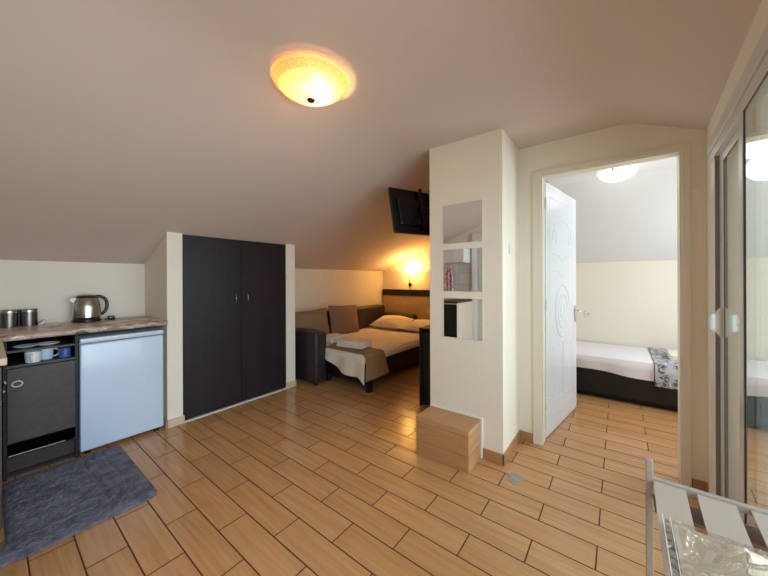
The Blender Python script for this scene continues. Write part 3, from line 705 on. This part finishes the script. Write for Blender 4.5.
# raised mouldings on the face seen (local -Y side)
fr_ = MB()
def frame(x0, x1, z0, z1, wd_=0.010, y=0.0):
    for a in ((x0, x1, z0, z0+wd_), (x0, x1, z1-wd_, z1), (x0, x0+wd_, z0, z1), (x1-wd_, x1, z0, z1)): fr_.box(a[0], a[1], y-0.003, y+0.001, a[2], a[3], 0.003, 2)
frame(0.09, DW-0.09, 0.14, DH-0.10, 0.014)
frame(0.17, 0.43, 0.24, 0.72); frame(0.45, DW-0.17, 0.24, 0.72)
def ringm(cx, cz_, rx, rz_, w_=0.007):
    pts = [(cx+rx*math.cos(a), -0.001, cz_+rz_*math.sin(a)) for a in [i*math.pi/24 for i in range(48)]]
    fr_.tube(pts, w_, 8, closed=True)
ringm(DW/2, 1.00, 0.20, 0.23, 0.010); ringm(DW/2, 1.00, 0.13, 0.15, 0.007); ringm(DW/2, 1.00, 0.05, 0.06, 0.006)
for s_ in (-1, 1):
    fr_.tube([(DW/2+s_*(0.28-0.10*math.cos(t*math.pi)), -0.001, 1.60+0.16*math.sin(t*math.pi)*1.0) for t in [i/16 for i in range(17)]], 0.006, 8)
fr_.tube([(DW/2+0.27*math.cos(t*math.pi), -0.001, 1.62+0.20*math.sin(t*math.pi)) for t in [i/20 for i in range(21)]], 0.008, 8)
fr_.tube([(0.17, -0.001, 1.50), (DW/2-0.12, -0.001, 1.50), (DW/2, -0.001, 1.44), (DW/2+0.12, -0.001, 1.50), (DW-0.17, -0.001, 1.50)], 0.006, 8)
fr_.tube([(0.17, -0.001, 1.36), (DW/2-0.12, -0.001, 1.36), (DW/2, -0.001, 1.30), (DW/2+0.12, -0.001, 1.36), (DW-0.17, -0.001, 1.36)], 0.006, 8)
fr_.xf(Matrix.Diagonal((1, 0.45, 1, 1))); fr_.build('moulding', 'white_door', dl, smooth=True, local=True)
hd = MB().box(DW-0.065, DW-0.035, -0.010, 0.0, 0.86, 1.02, 0.004).build('handle_plate', 'steel', dl, local=True)
for s_, y in ((-1, -0.01), (1, 0.05)):
    MB().tube([(DW-0.05, y-0.004*s_, 0.975), (DW-0.05, y+0.035*s_, 0.975), (DW-0.06, y+0.045*s_, 0.975), (DW-0.15, y+0.048*s_, 0.970)], 0.008, 10).build('door_handle', 'white_trim', dl, smooth=True, local=True)
MB().box(0.86-0.82, 0.10, 0.008, 0.032, DH, DH+0.014, 0.002).build('door_closer', 'gasket', dl, local=True)
hq = MB()
for z in (0.24, 1.03, 1.85): hq.lathe([(0, 0), (0.009, 0), (0.009, 0.09), (0, 0.09)], -0.012, -0.004, z, 12)
hq.build('hinge', 'white_trim', dl, smooth=True, local=True)

# ================================================================ BEDROOM BED
b2 = thing('single_bed', 'single bed with black base in the bedroom beyond the door', 'bed', (0.33, 4.45, 0))
MB().box(-0.62, 1.27, 4.00, 4.88, 0.06, 0.305, 0.006).build('base', 'black', b2)
MB().box(-0.62, 1.27, 4.07, 4.88, 0.0, 0.058).build('plinth', 'black', b2)
MB().box(-0.61, 1.26, 4.010, 4.875, 0.307, 0.440, 0.03, 4).build('mattress', 'bed_linen_white', b2, smooth=True)
def cover2(u, v):
    x = lerp(-0.60, 0.293, u)
    if v < 0.8:
        y = lerp(4.86, 4.005, v/0.8); z = 0.448+0.006*noise.noise(Vector((x*4, y*4, 5)))
        return (x, y, z)
    t = (v-0.8)/0.2
    return (x, 4.005-0.018*min(1, t*3)-0.01*math.sin(x*17)*t, 0.448-t*(0.15+0.02*math.sin(x*6)))
solo(MB().grid(cover2, 50, 40, 0.004), 'bed_sheet', 'bed_linen_white', 'white sheet covering the bed in the bedroom', 'sheet', smooth=True)
def cover3(u, v):
    x = lerp(0.300, 0.85, u)+0.02*(1-u)*0
    if v < 0.75:
        y = lerp(4.86, 3.998, v/0.75); return (x, y, 0.455+0.004*noise.noise(Vector((x*6, y*6, 8))))
    t = (v-0.75)/0.25
    return (x, 3.998-0.022*min(1, t*3)-0.008*math.sin(x*20)*t, 0.455-t*0.215)
solo(MB().grid(cover3, 36, 40, 0.006), 'bed_throw', 'grey_print', 'grey printed throw across the bedroom bed', 'throw', smooth=True)
folded2 = MB()
for i in range(3): folded2.box(0.43, 0.72, 4.20, 4.55, 0.463+i*0.018, 0.480+i*0.018, 0.007, 3)
solo(folded2, 'folded_towel', 'towel', 'white folded towel on the grey printed throw in the bedroom', 'towel', smooth=True)
so = thing('wall_socket', 'white wall socket above the bedroom bed', 'socket', (-0.30, 4.90, 0.823))
MB().box(-0.345, -0.265, 4.888, 4.8995, 0.783, 0.863, 0.004).build('plate', 'white_trim', so)
MB().lathe([(0, 0), (0.02, 0), (0.02, 0.003), (0.017, 0.003), (0.016, 0.0015), (0, 0.0015)], -0.305, 4.888, 0.823, 20, Matrix.Rotation(math.pi/2, 4, 'X')).build('outlet', 'alu', so)

# ================================================================ RACK IN THE FOREGROUND
RA = -0.015
rk = thing('luggage_rack', 'pale wooden rack with wide straps in the right foreground', 'rack', (0.104, 1.296, 0), rz=RA)
# local: X along the far rail, -Y towards the camera
RH = 0.65
def lb(nm, mb, m_, **k): return mb.build(nm, m_, rk, local=True, **k)
lb('post', MB().box(-0.014, 0.004, -0.012, 0.012, 0, RH+0.055, 0.002), 'rack_paint')
lb('post', MB().box(0.296, 0.310, -0.012, 0.012, 0, RH, 0.002), 'rack_paint')
lb('post', MB().box(-0.014, 0.004, -0.512, -0.488, 0, RH+0.0, 0.002), 'rack_paint')
lb('post', MB().box(0.296, 0.310, -0.512, -0.488, 0, RH+0.0, 0.002), 'rack_paint')
lb('far_rail', MB().box(0.004, 0.296, -0.007, 0.010, RH-0.022, RH, 0.002), 'rack_paint')
lb('near_rail', MB().box(0.004, 0.296, -0.510, -0.491, RH-0.022, RH, 0.002), 'rack_paint')
for y in (-0.092,): lb('under_board', MB().box(0.004, 0.296, y, y+0.085, RH-0.060, RH-0.050, 0.001), 'rack_brown', label='brown board below the straps')
for a, b_ in ((0.005, 0.080), (0.104, 0.184), (0.212, 0.292)):
    def f(u, v, a=a, b_=b_):
        y = lerp(-0.490, -0.008, v); sag = 0.020*math.sin(math.pi*v)
        return (lerp(a, b_, u), y, RH-0.006-sag)
    lb('strap', MB().grid(f, 4, 20, 0.004), 'rack_strap', smooth=True)
# clear punched sleeve with a paper lying on the straps
sl = thing('plastic_sleeve', 'clear plastic punched sleeve lying on the pale rack', 'sleeve', (0.104, 1.296, 0.65), rz=RA)
def sf(u, v):
    x = lerp(0.012, 0.288, u); y = lerp(-0.46, -0.190, v)
    z = -0.004+0.0015*noise.noise(Vector((x*9, y*9, 1)))+0.0022*max(0, 1-abs(noise.noise(Vector((x*16, y*24, 4))))*14)
    return (x, y, z)
MB().grid(lambda u, v: (lerp(0.034, 0.285, u), lerp(-0.45, -0.195, v), -0.012), 4, 4, 0.001).build('paper', 'cream_panel', sl, local=True)
MB().grid(sf, 60, 50, 0.0).build('film', 'plastic_clear', sl, smooth=True, local=True)
hs = MB().box(0.013, 0.0145, -0.44, -0.195, 0.0025, 0.0032).box(0.0285, 0.030, -0.44, -0.195, 0.0025, 0.0032)
hs.build('edge_strip', 'white_trim', sl, local=True)
for i in range(8):
    MB().box(0.0175, 0.0255, -0.225-i*0.030, -0.213-i*0.030, 0.0026, 0.0031).build('hole', 'rubber_grey', sl, local=True)

# ================================================================ BEHIND THE CAMERA (seen in the mirrors)
cf = thing('low_cabinet', 'low cupboard with dark front and cream side, seen in the bottom mirror', 'cabinet', (-2.12, -0.38, 0))
MB().box(-2.28, -1.95, YF+0.01, -0.06, 0.0, 0.92, 0.003).build('body', 'cream_panel', cf)
MB().box(-2.278, -1.955, -0.0595, -0.046, 0.05, 0.90, 0.002).build('door', 'black', cf)
MB().box(-2.282, -1.945, YF+0.01, -0.045, 0.922, 0.950, 0.004).build('top', 'brown_wood', cf)
uc = thing('upper_cabinet', 'white wall cupboard seen in the middle mirror', 'cabinet', (-2.2, -0.55, 1.57))
MB().box(-2.40, -1.99, YF+0.002, -0.42, 1.57, 1.86, 0.003).build('body', 'white_trim', uc)
for a, b_ in ((-2.398, -2.197), (-2.193, -1.992)): MB().box(a, b_, -0.419, -0.402, 1.575, 1.855, 0.003).build('door', 'white_trim', uc)
struct(MB().box(KX+0.001, -1.97, YF+0.0005, YF+0.008, 0.94, 1.56), 'trim_2', 'wall_tiles')
def tow(u, v):
    s_ = 0.35+0.65*min(1, v*2.2); x = -2.375+(u-0.5)*0.18*s_
    return (x, YF+0.055+0.016*math.sin(u*16)*s_, lerp(1.53, 1.08, v))
solo(MB().grid(tow, 40, 30, 0.004), 'kitchen_towel', 'red_print', 'red patterned towel hanging on the tiles, seen in the middle mirror', 'towel', smooth=True)
d3 = MB().box(-1.95, -1.88, YF+0.001, YF+0.05, 0, 1.98, 0.003).box(-1.15, -1.08, YF+0.001, YF+0.05, 0, 1.98, 0.003).box(-1.95, -1.08, YF+0.001, YF+0.05, 1.98, 2.05, 0.003)
struct(d3, 'trim_3', 'white_trim')
d2 = struct(MB().box(-1.878, -1.152, YF+0.005, YF+0.035, 0.0, 1.978, 0.003), 'door_2', 'white_door')
for i in range(3): MB().box(-1.84+i*0.23, -1.64+i*0.23, YF+0.035, YF+0.042, 0.15, 1.85, 0.003).build('door_panel', 'alu', d2)
